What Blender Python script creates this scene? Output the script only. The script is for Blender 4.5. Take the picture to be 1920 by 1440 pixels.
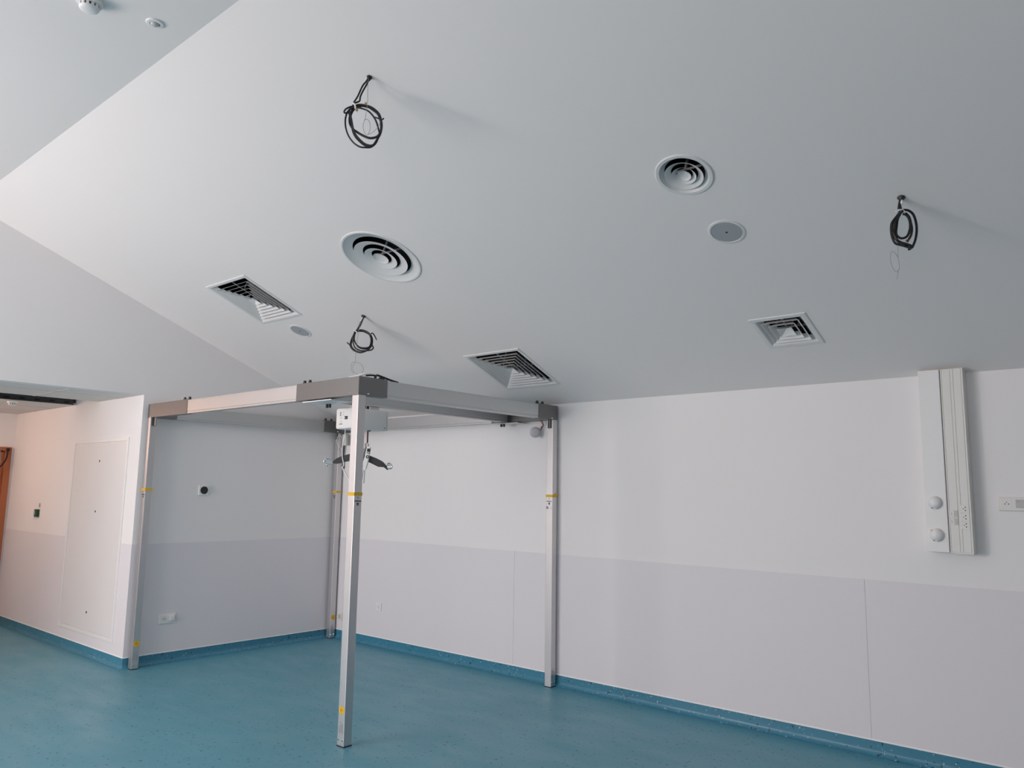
import bpy, bmesh, math, random
from mathutils import Vector, Matrix
random.seed(7)
for o in list(bpy.data.objects): bpy.data.objects.remove(o)
S = bpy.context.scene
COL = S.collection
# ------------------------------------------------------------------ camera
YAW, PITCH, ROLL, FPX = 0.7141, 0.1380, 0.0156, 1455.76
CAM = Vector((7.3251, -5.4557, 1.62))
fw = Vector((-math.sin(YAW)*math.cos(PITCH), math.cos(YAW)*math.cos(PITCH), math.sin(PITCH)))
rt = Vector((math.cos(YAW), math.sin(YAW), 0)); up = rt.cross(fw)
r2 = rt*math.cos(ROLL)+up*math.sin(ROLL); u2 = up*math.cos(ROLL)-rt*math.sin(ROLL)
cd = bpy.data.cameras.new('camera'); cam = bpy.data.objects.new('camera', cd); COL.objects.link(cam)
M = Matrix((r2, u2, -fw)).transposed().to_4x4(); M.translation = CAM
cam.matrix_world = M
cd.sensor_fit = 'HORIZONTAL'; cd.sensor_width = 36; cd.lens = FPX/1920*36; cd.clip_start = .05
S.camera = cam
# ------------------------------------------------------------------ exposure, world, daylight
S.view_settings.view_transform = 'Standard'; S.view_settings.look = 'None'
S.view_settings.gamma = 1; S.view_settings.use_curve_mapping = False
S.view_settings.exposure = 0.0
W = bpy.data.worlds.new('world'); S.world = W; W.use_nodes = True
W.node_tree.nodes['Background'].inputs[0].default_value = (.9, .95, 1, 1)
W.node_tree.nodes['Background'].inputs[1].default_value = .3
BACK_Y = -8.2; EAST_X = 12.5
WIN_Z0, WIN_Z1 = .85, 2.75
WINDOWS = [(.15, 1.45), (1.65, 2.95), (3.15, 4.45), (6.5, 8.1)]      # x spans of windows behind the camera; last one added as fill light
WIN_POWER = [124, 72, 18, 44]
for (a_, b_), pw in zip(WINDOWS, WIN_POWER):
    L = bpy.data.lights.new('window_daylight', 'AREA'); L.shape = 'RECTANGLE'
    L.size = b_-a_-.1; L.size_y = WIN_Z1-WIN_Z0-.1; L.energy = pw; L.color = (1, .905, .875)
    o = bpy.data.objects.new('window_daylight', L); COL.objects.link(o)
    o.location = ((a_+b_)/2, BACK_Y+.03, (WIN_Z0+WIN_Z1)/2); o.rotation_euler = (math.radians(90), 0, 0)

# ------------------------------------------------------------------ dimensions
A, B_, C_, D_ = 3.1563, 2.2175, .0943, .0895      # hoist frame: x of right posts, -y of front posts, x of left posts, -y of rear posts
WX, WY = .068, .0635                                # post section
H, H2 = 2.2523, 2.379                               # underside and top of the beams
PW = 2.2556                                         # -y of the corridor corner
Z0, SL, RY = 2.3989, .3934, 3.7728                  # eaves height, slope, -y of the ridge
ZR = Z0+SL*RY
ZL = 2.4664                                         # lintel / corridor ceiling
EX = 3.4275                                         # corridor length
SK, DD, COV = .0909, 1.0902, .0384                  # skirting height, dado height, cove radius
CW = 6.0                                            # -y of the corridor's other wall

# ------------------------------------------------------------------ materials
def nt(name):
    m = bpy.data.materials.new(name); m.use_nodes = True
    return m, m.node_tree.nodes, m.node_tree.links, m.node_tree.nodes['Principled BSDF']
def mat(name, col, rough=.5, metal=0, bump=0, bscale=200, var=0, vscale=3, spec=.5, trans=0):
    m, N, Lk, p = nt(name)
    p.inputs['Base Color'].default_value = (*col, 1); p.inputs['Roughness'].default_value = rough
    p.inputs['Metallic'].default_value = metal; p.inputs['Specular IOR Level'].default_value = spec
    p.inputs['Transmission Weight'].default_value = trans
    tc = N.new('ShaderNodeTexCoord')
    if var:
        n = N.new('ShaderNodeTexNoise'); n.inputs['Scale'].default_value = vscale; n.inputs['Detail'].default_value = 4
        Lk.new(tc.outputs['Object'], n.inputs['Vector'])
        r = N.new('ShaderNodeMix'); r.data_type = 'RGBA'
        r.inputs['A'].default_value = (*[c*(1-var) for c in col], 1); r.inputs['B'].default_value = (*[min(1, c*(1+var)) for c in col], 1)
        Lk.new(n.outputs['Fac'], r.inputs['Factor']); Lk.new(r.outputs['Result'], p.inputs['Base Color'])
    if bump:
        n = N.new('ShaderNodeTexNoise'); n.inputs['Scale'].default_value = bscale; n.inputs['Detail'].default_value = 3
        Lk.new(tc.outputs['Object'], n.inputs['Vector'])
        b = N.new('ShaderNodeBump'); b.inputs['Strength'].default_value = bump; b.inputs['Distance'].default_value = .002
        Lk.new(n.outputs['Fac'], b.inputs['Height']); Lk.new(b.outputs['Normal'], p.inputs['Normal'])
    return m
def brushed(name, col, rough, metal=1.0, axis=2):
    m, N, Lk, p = nt(name)
    p.inputs['Base Color'].default_value = (*col, 1); p.inputs['Metallic'].default_value = metal
    tc = N.new('ShaderNodeTexCoord'); mp = N.new('ShaderNodeMapping')
    sc = [260, 260, 260]; sc[axis] = .8
    mp.inputs['Scale'].default_value = sc
    n = N.new('ShaderNodeTexNoise'); n.inputs['Scale'].default_value = 1; n.inputs['Detail'].default_value = 2
    r = N.new('ShaderNodeMapRange'); r.inputs['To Min'].default_value = rough-.06; r.inputs['To Max'].default_value = rough+.08
    Lk.new(tc.outputs['Object'], mp.inputs['Vector']); Lk.new(mp.outputs['Vector'], n.inputs['Vector'])
    Lk.new(n.outputs['Fac'], r.inputs['Value']); Lk.new(r.outputs['Result'], p.inputs['Roughness'])
    return m
def vinyl(name, base, dark, light, rough, dens_d=.70, dens_l=.74, smudge=0):
    m, N, Lk, p = nt(name)
    tc = N.new('ShaderNodeTexCoord')
    n0 = N.new('ShaderNodeTexNoise'); n0.inputs['Scale'].default_value = 1.3; n0.inputs['Detail'].default_value = 5
    m0 = N.new('ShaderNodeMix'); m0.data_type = 'RGBA'
    m0.inputs['A'].default_value = (*[c*.94 for c in base], 1); m0.inputs['B'].default_value = (*[c*1.06 for c in base], 1)
    Lk.new(tc.outputs['Object'], n0.inputs['Vector']); Lk.new(n0.outputs['Fac'], m0.inputs['Factor'])
    last = m0.outputs['Result']
    for sc, th, col, off in ((42, dens_d, dark, 0), (75, dens_l, light, 5)):
        v = N.new('ShaderNodeTexNoise'); v.inputs['Scale'].default_value = sc; v.inputs['Detail'].default_value = 0
        mp = N.new('ShaderNodeMapping'); mp.inputs['Location'].default_value = (off, off*2, off)
        Lk.new(tc.outputs['Object'], mp.inputs['Vector']); Lk.new(mp.outputs['Vector'], v.inputs['Vector'])
        r = N.new('ShaderNodeMapRange'); r.inputs['From Min'].default_value = th; r.inputs['From Max'].default_value = th+.02
        Lk.new(v.outputs['Fac'], r.inputs['Value'])
        x = N.new('ShaderNodeMix'); x.data_type = 'RGBA'; x.inputs['B'].default_value = (*col, 1)
        Lk.new(r.outputs['Result'], x.inputs['Factor']); Lk.new(last, x.inputs['A']); last = x.outputs['Result']
    Lk.new(last, p.inputs['Base Color'])
    n = N.new('ShaderNodeTexNoise'); n.inputs['Scale'].default_value = 2.2; n.inputs['Detail'].default_value = 6
    mp = N.new('ShaderNodeMapping'); mp.inputs['Scale'].default_value = (1, 2.5, 1)
    Lk.new(tc.outputs['Object'], mp.inputs['Vector']); Lk.new(mp.outputs['Vector'], n.inputs['Vector'])
    r = N.new('ShaderNodeMapRange'); r.inputs['From Min'].default_value = .35; r.inputs['From Max'].default_value = .7
    r.inputs['To Min'].default_value = rough-.05; r.inputs['To Max'].default_value = rough+.1
    Lk.new(n.outputs['Fac'], r.inputs['Value']); Lk.new(r.outputs['Result'], p.inputs['Roughness'])
    return m
def wood(name, c1, c2, axis=2):
    m, N, Lk, p = nt(name)
    tc = N.new('ShaderNodeTexCoord'); mp = N.new('ShaderNodeMapping'); sc = [40, 40, 40]; sc[axis] = 2
    mp.inputs['Scale'].default_value = sc
    n = N.new('ShaderNodeTexNoise'); n.inputs['Scale'].default_value = 1; n.inputs['Detail'].default_value = 4
    x = N.new('ShaderNodeMix'); x.data_type = 'RGBA'; x.inputs['A'].default_value = (*c1, 1); x.inputs['B'].default_value = (*c2, 1)
    Lk.new(tc.outputs['Object'], mp.inputs['Vector']); Lk.new(mp.outputs['Vector'], n.inputs['Vector'])
    Lk.new(n.outputs['Fac'], x.inputs['Factor']); Lk.new(x.outputs['Result'], p.inputs['Base Color'])
    p.inputs['Roughness'].default_value = .45
    return m
PAINT = mat('wall_paint', (.88, .86, .865), .85, var=.012, vscale=.8, bump=.06, bscale=260, spec=.25)
CEIL = mat('ceiling_paint', (.90, .853, .84), .75, var=.01, vscale=.6)
DADO = mat('dado_sheet', (.80, .775, .81), .6, var=.012, vscale=.7, bump=.05, bscale=300, spec=.35)
FLOOR = vinyl('floor_vinyl', (.096, .305, .395), (.035, .12, .17), (.20, .42, .50), .42, .745, .80)
DIM = mat('low_bounce_grey', (.22, .21, .21), .8)  # for the unseen east wall, darkened to cut its bounce light
SKIRT = vinyl('skirting_vinyl', (.052, .225, .335), (.02, .06, .09), (.42, .56, .60), .34, .76, .77)
SEAL = mat('white_sealant', (.95, .95, .96), .35)
ALU = brushed('anodised_aluminium', (.66, .645, .65), .46)
ALUX = brushed('beam_aluminium', (.66, .65, .65), .46, axis=0)
ALUY = brushed('rail_aluminium', (.60, .61, .61), .42, axis=1)
BRACK = mat('grey_bracket_metal', (.23, .225, .225), .46, metal=.85)
STEEL = mat('polished_steel', (.75, .75, .76), .18, metal=1)
BLACK = mat('black_plastic', (.012, .012, .014), .45)
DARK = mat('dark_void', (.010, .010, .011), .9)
CHAR = mat('charcoal_plastic', (.035, .038, .042), .45)
WHITE = mat('white_plastic', (.86, .85, .85), .38)
WHITE2 = mat('offwhite_plastic', (.80, .785, .76), .42)
GREYP = mat('grey_mesh', (.40, .42, .44), .6, bump=.3, bscale=900)
GREYM = mat('grey_marking', (.30, .30, .31), .6)
DIFF = mat('white_powder_coat', (.78, .77, .77), .42)
YEL = mat('yellow_tape', (.80, .47, .02), .55)
YELS = mat('yellow_sticker', (.85, .50, .01), .5)
RED = mat('red_strap', (.10, .008, .012), .7)
REDW = mat('red_wire', (.45, .03, .02), .5)
BRASS = mat('brass', (.55, .30, .10), .35, metal=.9)
GREEN = mat('green_plastic', (.012, .075, .035), .5)
CLEAR = mat('frosted_cover', (.55, .54, .53), .25)
ORANGE = mat('orange_mark', (.75, .32, .10), .5)
WOODM = wood('orange_beech', (.50, .175, .075), (.40, .115, .045))
GLASS = mat('glass', (.9, .95, .95), .03, trans=1)
TILE = mat('ceiling_tile', (.74, .73, .72), .85, bump=.2, bscale=120)
TRAY = mat('galvanised_dark', (.09, .10, .105), .45, metal=.6)
DGLASS = mat('door_glazing', (.35, .36, .38), .15)

# ------------------------------------------------------------------ mesh helpers
class MB:
    def __init__(s): s.bm = bmesh.new()
    def box(s, a, b, bev=0, M=None):
        lo = Vector([min(x, y) for x, y in zip(a, b)]); hi = Vector([max(x, y) for x, y in zip(a, b)])
        t = bmesh.new(); bmesh.ops.create_cube(t, size=1)
        for v in t.verts: v.co = Vector([lo[i]+(v.co[i]+.5)*(hi[i]-lo[i]) for i in range(3)])
        if bev: bmesh.ops.bevel(t, geom=t.edges[:], offset=bev, segments=2, affect='EDGES', profile=.5)
        return s.add(t, M)
    def add(s, t, M=None):
        if M is not None: bmesh.ops.transform(t, matrix=M, verts=t.verts)
        me = bpy.data.meshes.new('tmp'); t.to_mesh(me); t.free(); s.bm.from_mesh(me); bpy.data.meshes.remove(me); return s
    def cyl(s, p, q, r, seg=16, r_end=None, bev=0):
        p = Vector(p); q = Vector(q); d = q-p
        t = bmesh.new(); bmesh.ops.create_cone(t, cap_ends=True, segments=seg, radius1=r, radius2=r if r_end is None else r_end, depth=d.length)
        if bev: bmesh.ops.bevel(t, geom=[e for e in t.edges if len(e.link_faces) == 2 and e.calc_face_angle(0) > 1], offset=bev, segments=2, affect='EDGES')
        return s.add(t, Matrix.Translation((p+q)/2) @ d.to_track_quat('Z', 'Y').to_matrix().to_4x4())
    def sphere(s, c, r, scale=(1, 1, 1), seg=16):
        t = bmesh.new(); bmesh.ops.create_uvsphere(t, u_segments=seg, v_segments=seg//2+2, radius=r)
        return s.add(t, Matrix.Translation(Vector(c)) @ Matrix.Diagonal((*scale, 1)))
    def lathe(s, prof, seg=48, M=None, close=False):
        t = bmesh.new(); rings = []
        for r, z in prof:
            if r < 1e-6: rings.append([t.verts.new((0, 0, z))])
            else: rings.append([t.verts.new((r*math.cos(2*math.pi*i/seg), r*math.sin(2*math.pi*i/seg), z)) for i in range(seg)])
        prs = list(zip(rings, rings[1:]))
        if close: prs.append((rings[-1], rings[0]))
        for p, q in prs:
            for i in range(seg):
                j = (i+1) % seg
                if len(p) == 1 and len(q) == 1: continue
                if len(p) == 1: t.faces.new((p[0], q[i], q[j]))
                elif len(q) == 1: t.faces.new((p[i], p[j], q[0]))
                else: t.faces.new((p[i], p[j], q[j], q[i]))
        bmesh.ops.recalc_face_normals(t, faces=t.faces)
        return s.add(t, M)
    def tube(s, pts, r, seg=8, sub=4, cyc=False):
        P = [Vector(p) for p in pts]
        if sub > 1 and len(P) > 2: P = catmull(P, sub)
        t = bmesh.new(); rings = []; n = None
        for i, p in enumerate(P):
            d = (P[min(i+1, len(P)-1)]-P[max(i-1, 0)])
            d = d.normalized() if d.length > 1e-9 else Vector((0, 0, 1))
            if n is None: n = d.orthogonal().normalized()
            n = (n-d*n.dot(d)); n = n.normalized() if n.length > 1e-6 else d.orthogonal().normalized()
            b = d.cross(n)
            rings.append([t.verts.new(p+r*(n*math.cos(2*math.pi*k/seg)+b*math.sin(2*math.pi*k/seg))) for k in range(seg)])
        for p, q in zip(rings, rings[1:]):
            for k in range(seg): t.faces.new((p[k], p[(k+1) % seg], q[(k+1) % seg], q[k]))
        t.faces.new(rings[0][::-1]); t.faces.new(rings[-1])
        bmesh.ops.recalc_face_normals(t, faces=t.faces)
        return s.add(t)
    def prism(s, pts, ax, a, b, M=None, bev=0):
        """polygon pts in the two axes other than ax, extruded along ax from a to b"""
        t = bmesh.new()
        def mk(u, v, w):
            c = [0, 0, 0]; o = [i for i in range(3) if i != ax]; c[o[0]] = u; c[o[1]] = v; c[ax] = w; return c
        v0 = [t.verts.new(mk(u, v, a)) for u, v in pts]; v1 = [t.verts.new(mk(u, v, b)) for u, v in pts]
        t.faces.new(v0); t.faces.new(v1[::-1])
        for i in range(len(pts)):
            j = (i+1) % len(pts); t.faces.new((v0[i], v0[j], v1[j], v1[i]))
        bmesh.ops.recalc_face_normals(t, faces=t.faces)
        if bev: bmesh.ops.bevel(t, geom=[e for e in t.edges if e.calc_face_angle(0) > .6], offset=bev, segments=2, affect='EDGES')
        return s.add(t, M)
    def obj(s, name, m, parent=None, smooth=None, local=False, origin=None):
        me = bpy.data.meshes.new(name); 
        o = bpy.data.objects.new(name, me)
        if parent is not None:
            if not local:
                inv = org(parent)
                bmesh.ops.translate(s.bm, vec=-inv, verts=s.bm.verts)
            o.parent = parent
        else:
            if origin is None:
                c = [v.co for v in s.bm.verts]
                origin = Vector(((min(v.x for v in c)+max(v.x for v in c))/2, (min(v.y for v in c)+max(v.y for v in c))/2, min(v.z for v in c)))
            origin = Vector(origin); bmesh.ops.translate(s.bm, vec=-origin, verts=s.bm.verts); o.location = origin
        s.bm.to_mesh(me); s.bm.free()
        COL.objects.link(o)
        for x in (m if isinstance(m, (list, tuple)) else [m]): me.materials.append(x)
        if smooth:
            for p in me.polygons: p.use_smooth = True
            try: me.set_sharp_from_angle(angle=math.radians(smooth if smooth is not True else 35))
            except Exception: pass
        return o
def org(o):
    v = Vector((0, 0, 0))
    while o is not None: v += o.location; o = o.parent
    return v
def catmull(P, n):
    out = []
    for i in range(len(P)-1):
        p0, p1, p2, p3 = P[max(i-1, 0)], P[i], P[i+1], P[min(i+2, len(P)-1)]
        for k in range(n):
            t = k/n
            out.append(.5*((2*p1)+(p2-p0)*t+(2*p0-5*p1+4*p2-p3)*t*t+(3*p1-p0-3*p2+p3)*t**3))
    out.append(P[-1]); return out
def thing(name, label, cat, loc, group=None, rot=None):
    o = bpy.data.objects.new(name, None); COL.objects.link(o); o.empty_display_size = .05
    o.location = loc
    if rot: o.rotation_euler = rot
    o['label'] = label; o['category'] = cat
    if group: o['group'] = group
    return o
def tag(o, label, cat, group=None):
    o['label'] = label; o['category'] = cat
    if group: o['group'] = group
    return o
def st(o): o['kind'] = 'structure'; return o
def relabel(o, label, group=None):
    o['label'] = label
    if group: o['group'] = group
    return o
def dup(root, loc):
    r = root.copy(); COL.objects.link(r); r.location = loc
    for ch in list(root.children):
        c = ch.copy(); COL.objects.link(c); c.parent = r
        for g in list(ch.children):
            d = g.copy(); COL.objects.link(d); d.parent = c
    return r
def text_mesh(body, size, M, extr=.0004):
    cu = bpy.data.curves.new('lettering', 'FONT'); cu.body = body; cu.size = size; cu.extrude = extr; cu.offset = .0005
    cu.align_x = 'CENTER'; cu.align_y = 'CENTER'
    to = bpy.data.objects.new('lettering', cu); COL.objects.link(to)
    bpy.context.view_layer.update()
    me = bpy.data.meshes.new_from_object(to.evaluated_get(bpy.context.evaluated_depsgraph_get()))
    b = MB(); b.bm.from_mesh(me); bmesh.ops.transform(b.bm, matrix=M, verts=b.bm.verts)
    bpy.data.objects.remove(to); bpy.data.curves.remove(cu); bpy.data.meshes.remove(me)
    return b
COIL1 = {
  'a': [(0.0004, -0.0028), (-0.0133, -0.0314), (-0.0325, -0.0494), (-0.0567, -0.1028), (-0.0749, -0.1418)],
  'b': [(0.0023, -0.0063), (-0.0067, -0.0313), (-0.0314, -0.0741), (-0.0435, -0.1026), (-0.0458, -0.1272), (-0.0682, -0.1434)],
  'c': [(-0.0708, -0.1593), (-0.0416, -0.1483), (-0.0118, -0.1495), (0.0187, -0.1683), (0.0461, -0.1924), (0.0624, -0.2306), (0.0658, -0.2758), (0.057, -0.3038), (0.0412, -0.3179), (0.0118, -0.3219), (-0.0216, -0.3085), (-0.0486, -0.2916), (-0.0758, -0.2712), (-0.0902, -0.2436), (-0.0918, -0.2087), (-0.0833, -0.177), (-0.0708, -0.1593)],
  'd': [(-0.0641, -0.1627), (-0.0341, -0.1692), (-0.0005, -0.1827), (0.027, -0.2102), (0.0447, -0.2413), (0.056, -0.276), (0.062, -0.3037), (0.0547, -0.3281), (0.0426, -0.3525), (0.0202, -0.3685), (-0.006, -0.3689), (-0.0357, -0.3642), (-0.0661, -0.3439), (-0.0904, -0.3131), (-0.1051, -0.2786), (-0.1116, -0.2439), (-0.1099, -0.209), (-0.0964, -0.1772), (-0.074, -0.1628)],
  'e': [(-0.096, -0.1877), (-0.0882, -0.2156), (-0.08, -0.2504), (-0.0719, -0.2851), (-0.0574, -0.3161), (-0.0333, -0.3434), (-0.0062, -0.3637), (0.0267, -0.3666), (0.0484, -0.3351), (0.0635, -0.3002), (0.0668, -0.2584), (0.0568, -0.2132), (0.0392, -0.1855), (0.0052, -0.1615), (-0.0414, -0.1518), (-0.0741, -0.1593)],
  'f': [(-0.0743, -0.1558), (-0.0938, -0.1632), (-0.1096, -0.1775), (-0.1155, -0.1951), (-0.1054, -0.1984), (-0.093, -0.1807), (-0.0804, -0.1664)],
  'g': [(0.0269, -0.2067), (0.0504, -0.2185), (0.067, -0.2218), (0.0782, -0.2128)],
  'wire': [(-0.0023, -0.0171), (-0.0033, -0.0737), (-0.0014, -0.1441), (-0.0053, -0.1862), (-0.0087, -0.2248), (-0.0172, -0.2563), (-0.0161, -0.2841), (-0.0052, -0.3083), (0.0065, -0.3133), (0.0154, -0.2906), (0.0167, -0.2662), (0.0102, -0.2419), (-0.0018, -0.2316), (-0.013, -0.2388)],
  'wire2': [(0.0097, -0.3115), (0.0369, -0.2937), (0.0588, -0.2655), (0.0661, -0.241)],
  'tie': [(-0.0781, -0.1436), (-0.0644, -0.1557), (-0.0602, -0.1766)],
  'clips': [(-0.0119, -0.146), (-0.0533, -0.1818)],
}
COIL2 = {
  'a': [(-0.0001, 0.0), (-0.0122, -0.0348), (-0.0328, -0.0813), (-0.0538, -0.1184)],
  'b': [(0.0046, -0.0045), (-0.0054, -0.0347), (-0.0281, -0.0858), (-0.0559, -0.123)],
  'c': [(-0.0534, -0.1276), (-0.0129, -0.1247), (0.028, -0.1332), (0.0561, -0.158), (0.0733, -0.1944), (0.0729, -0.2402), (0.056, -0.2679), (0.0158, -0.2731), (-0.0205, -0.2646), (-0.0487, -0.2376), (-0.0685, -0.1967), (-0.0659, -0.1508), (-0.0534, -0.1276)],
  'd': [(-0.0663, -0.1416), (-0.0828, -0.1786), (-0.0943, -0.2246), (-0.0884, -0.2565), (-0.0602, -0.2835), (-0.0236, -0.2989), (0.0078, -0.2984), (0.0431, -0.2818), (0.0733, -0.2494), (0.0806, -0.2081), (0.0699, -0.167), (0.0418, -0.1399), (0.0005, -0.1221), (-0.0446, -0.1229)],
  'e': [(-0.0705, -0.1508), (-0.0783, -0.1785), (-0.0763, -0.2243), (-0.0565, -0.2651), (-0.0106, -0.2872), (0.0343, -0.2865), (0.0746, -0.2813), (0.0897, -0.2674), (0.0868, -0.2514), (0.0752, -0.2402)],
  'f': [(-0.0622, -0.1323), (-0.0177, -0.1178), (0.0277, -0.1263), (0.0604, -0.1534)],
  'g': [(-0.1259, -0.2205), (-0.0978, -0.2452)],
  'h': [(0.0647, -0.1487), (0.0779, -0.1416), (0.0945, -0.162), (0.1116, -0.1938)],
  'wire': [(-0.016, -0.0533), (-0.0219, -0.0719), (-0.0377, -0.1779), (-0.0459, -0.3015), (-0.0514, -0.3836), (-0.0655, -0.4201), (-0.057, -0.4608), (-0.0246, -0.4852), (0.0062, -0.4734), (0.0205, -0.4414), (0.008, -0.4099), (-0.0197, -0.3899), (-0.0513, -0.3858), (-0.0736, -0.3885)],
  'wire2': [(-0.0736, -0.3885), (-0.0808, -0.4294), (-0.0704, -0.461), (-0.0564, -0.4744)],
  'tie': [(-0.0717, -0.121), (-0.0532, -0.1322), (-0.0459, -0.1459)],
  'clips': [(0.1139, -0.1961), (0.0605, -0.1556)],
}
COIL3 = {
  'a': [(-0.0035, -0.0035), (-0.0083, -0.0314), (-0.0116, -0.0626)],
  'b': [(-0.0001, -0.0035), (-0.005, -0.0313), (-0.0066, -0.0625)],
  'c': [(-0.0036, -0.0677), (0.0066, -0.0641), (0.0264, -0.0672), (0.0488, -0.0824), (0.0636, -0.1132), (0.0696, -0.1545), (0.0619, -0.2026), (0.0433, -0.2406), (0.0227, -0.2546)],
  'd': [(0.0058, -0.0796), (0.0155, -0.0829), (0.0347, -0.0965), (0.0446, -0.1273), (0.0447, -0.1549), (0.0329, -0.1894), (0.0114, -0.2206)],
  'e': [(0.0057, -0.0814), (0.0187, -0.0864), (0.0304, -0.1138), (0.0282, -0.1551), (0.0129, -0.1932), (-0.0142, -0.2039), (-0.0329, -0.1836), (-0.0274, -0.1423), (-0.0188, -0.1042), (-0.0077, -0.0833)],
  'f': [(-0.014, -0.0765), (-0.0317, -0.0975), (-0.0549, -0.129), (-0.058, -0.1565), (-0.0531, -0.1908), (-0.0384, -0.2248), (-0.0125, -0.2346), (0.0101, -0.2445), (0.026, -0.2545)],
  'g': [(-0.0143, -0.0817), (-0.0286, -0.1009), (-0.0468, -0.1323), (-0.0499, -0.1598), (-0.0449, -0.1907), (-0.0314, -0.2178), (-0.0056, -0.2294), (0.0169, -0.241)],
  'h': [(-0.0179, -0.0869), (-0.0363, -0.1218), (-0.0414, -0.1563), (-0.0397, -0.1871), (-0.0215, -0.2177), (0.0005, -0.2378)],
  'wire': [(-0.0375, -0.2385), (-0.0379, -0.2658), (-0.0394, -0.293), (-0.0355, -0.327), (-0.036, -0.3541), (-0.0493, -0.3696), (-0.0618, -0.3579), (-0.0719, -0.331), (-0.0753, -0.3004), (-0.0708, -0.2765), (-0.0606, -0.2713), (-0.048, -0.283), (-0.0397, -0.2999)],
  'wire2': [(-0.0439, -0.361), (-0.0432, -0.3779), (-0.0512, -0.4051)],
  'tie': [(-0.0235, -0.068), (-0.0036, -0.0677), (0.009, -0.0813)],
  'clips': [(0.0117, -0.2137), (0.0264, -0.2477)],
}
SPREAD = {
  'up': [(-0.245, -0.1251), (-0.2145, -0.0994), (-0.1742, -0.0798), (-0.1084, -0.0614), (-0.058, -0.0527), (-0.0069, -0.0598), (0.0446, -0.0764), (0.0929, -0.0946), (0.1349, -0.116), (0.1547, -0.1347), (0.1817, -0.1784)],
  'lo': [(0.1754, -0.1816), (0.1493, -0.16), (0.1049, -0.1575), (0.0726, -0.1423), (0.0371, -0.1255), (-0.0395, -0.1124), (-0.106, -0.1151), (-0.15, -0.1236), (-0.1812, -0.1336), (-0.2127, -0.1388), (-0.2381, -0.1376)],
  'hl1': [(-0.2447, -0.1314), (-0.2771, -0.1161), (-0.2933, -0.1101), (-0.3055, -0.1197), (-0.3019, -0.1291), (-0.2793, -0.1367), (-0.2507, -0.1378)],
  'hl2': [(-0.2607, -0.1285), (-0.2744, -0.1066), (-0.2937, -0.1022), (-0.3072, -0.1166), (-0.2984, -0.1354), (-0.2821, -0.1446)],
  'ball': [(-0.2834, -0.1509)],
  'hr1': [(0.1684, -0.1628), (0.1676, -0.1408), (0.183, -0.1295), (0.2024, -0.1402), (0.2094, -0.159), (0.1971, -0.1687), (0.1812, -0.1674)],
  'hand': [(0.0225, -0.0007), (0.0514, -0.0098), (0.0427, -0.0701), (0.034, -0.1271), (0.0205, -0.184), (-0.0018, -0.1812), (-0.0088, -0.1656), (-0.004, -0.1277), (0.0094, -0.0706)],
  'disp': [(0.0249, -0.0213), (0.0488, -0.0241), (0.0451, -0.0495), (0.0227, -0.0467)],
  'oval': [(0.023, -0.053), (0.0438, -0.0558), (0.0433, -0.0606), (0.0216, -0.0584)],
  'ring': [(0.0284, -0.0845)],
  'cord1': [(-0.0018, -0.1812), (-0.0054, -0.2096), (-0.0087, -0.2442), (-0.0234, -0.2695), (-0.0609, -0.2795), (-0.0928, -0.2706), (-0.1076, -0.2582), (-0.1398, -0.2085), (-0.1671, -0.1649)],
  'cord2': [(-0.1565, -0.1553), (-0.1576, -0.1301), (-0.1674, -0.0892), (-0.1711, -0.0418), (-0.1685, 0.0059), (-0.1453, 0.0539)],
  'ant': [(0.0095, -0.1873), (0.0083, -0.2345), (0.0057, -0.2847)],
  'strap': [(0.0128, 0.0023), (-0.0071, -0.055), (-0.011, -0.112)],
  'hk': [(0.0194, -0.0039), (0.0234, 0.0152), (0.0377, 0.0154), (0.0432, -0.0035)],
}
X = {
  'cordup': [(-0.1577, 0.1315), (-0.1552, 0.106), (-0.1583, 0.0601), (-0.1687, 0.009), (-0.1703, -0.0392)],
  'strap': [(0.0133, 0.129), (0.0142, 0.0755), (0.0128, 0.0169)],
}

# ------------------------------------------------------------------ setting
AL = math.atan(SL)
def zc(y): return Z0-SL*y if y > -RY else ZR
def slope_mat(x, y): return Matrix.Translation((x, y, zc(y))) @ Matrix.Rotation(-AL, 4, 'X')
SLROT = (-AL, 0, 0)
HOLES = [('s', 1.438, -2.027, .275), ('s', 3.110, -.594, .275), ('s', 5.471, -.661, .150), ('c', 3.187, -2.097, .272), ('c', 5.524, -2.077, .122)]

st(MB().box((-4.2, BACK_Y-.1, -.12), (EAST_X+.1, .1, 0)).obj('floor', FLOOR))
st(MB().box((-.15, 0, 0), (EAST_X+.1, .15, Z0+.03)).obj('wall_right', PAINT))
b = MB().prism([(0, 0), (0, Z0), (-RY, ZR), (BACK_Y, ZR), (BACK_Y, 0), (-CW, 0), (-CW, ZL), (-PW, ZL), (-PW, 0)], 0, -.12, 0)
st(b.obj('wall_left', PAINT))
st(MB().box((-EX, -PW, 0), (-.12, -PW+.12, ZL+.5)).obj('wall_corridor', PAINT))
st(MB().box((-EX, -CW-.12, 0), (-.12, -CW, ZL+.5)).obj('wall_corridor_opposite', PAINT))
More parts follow.
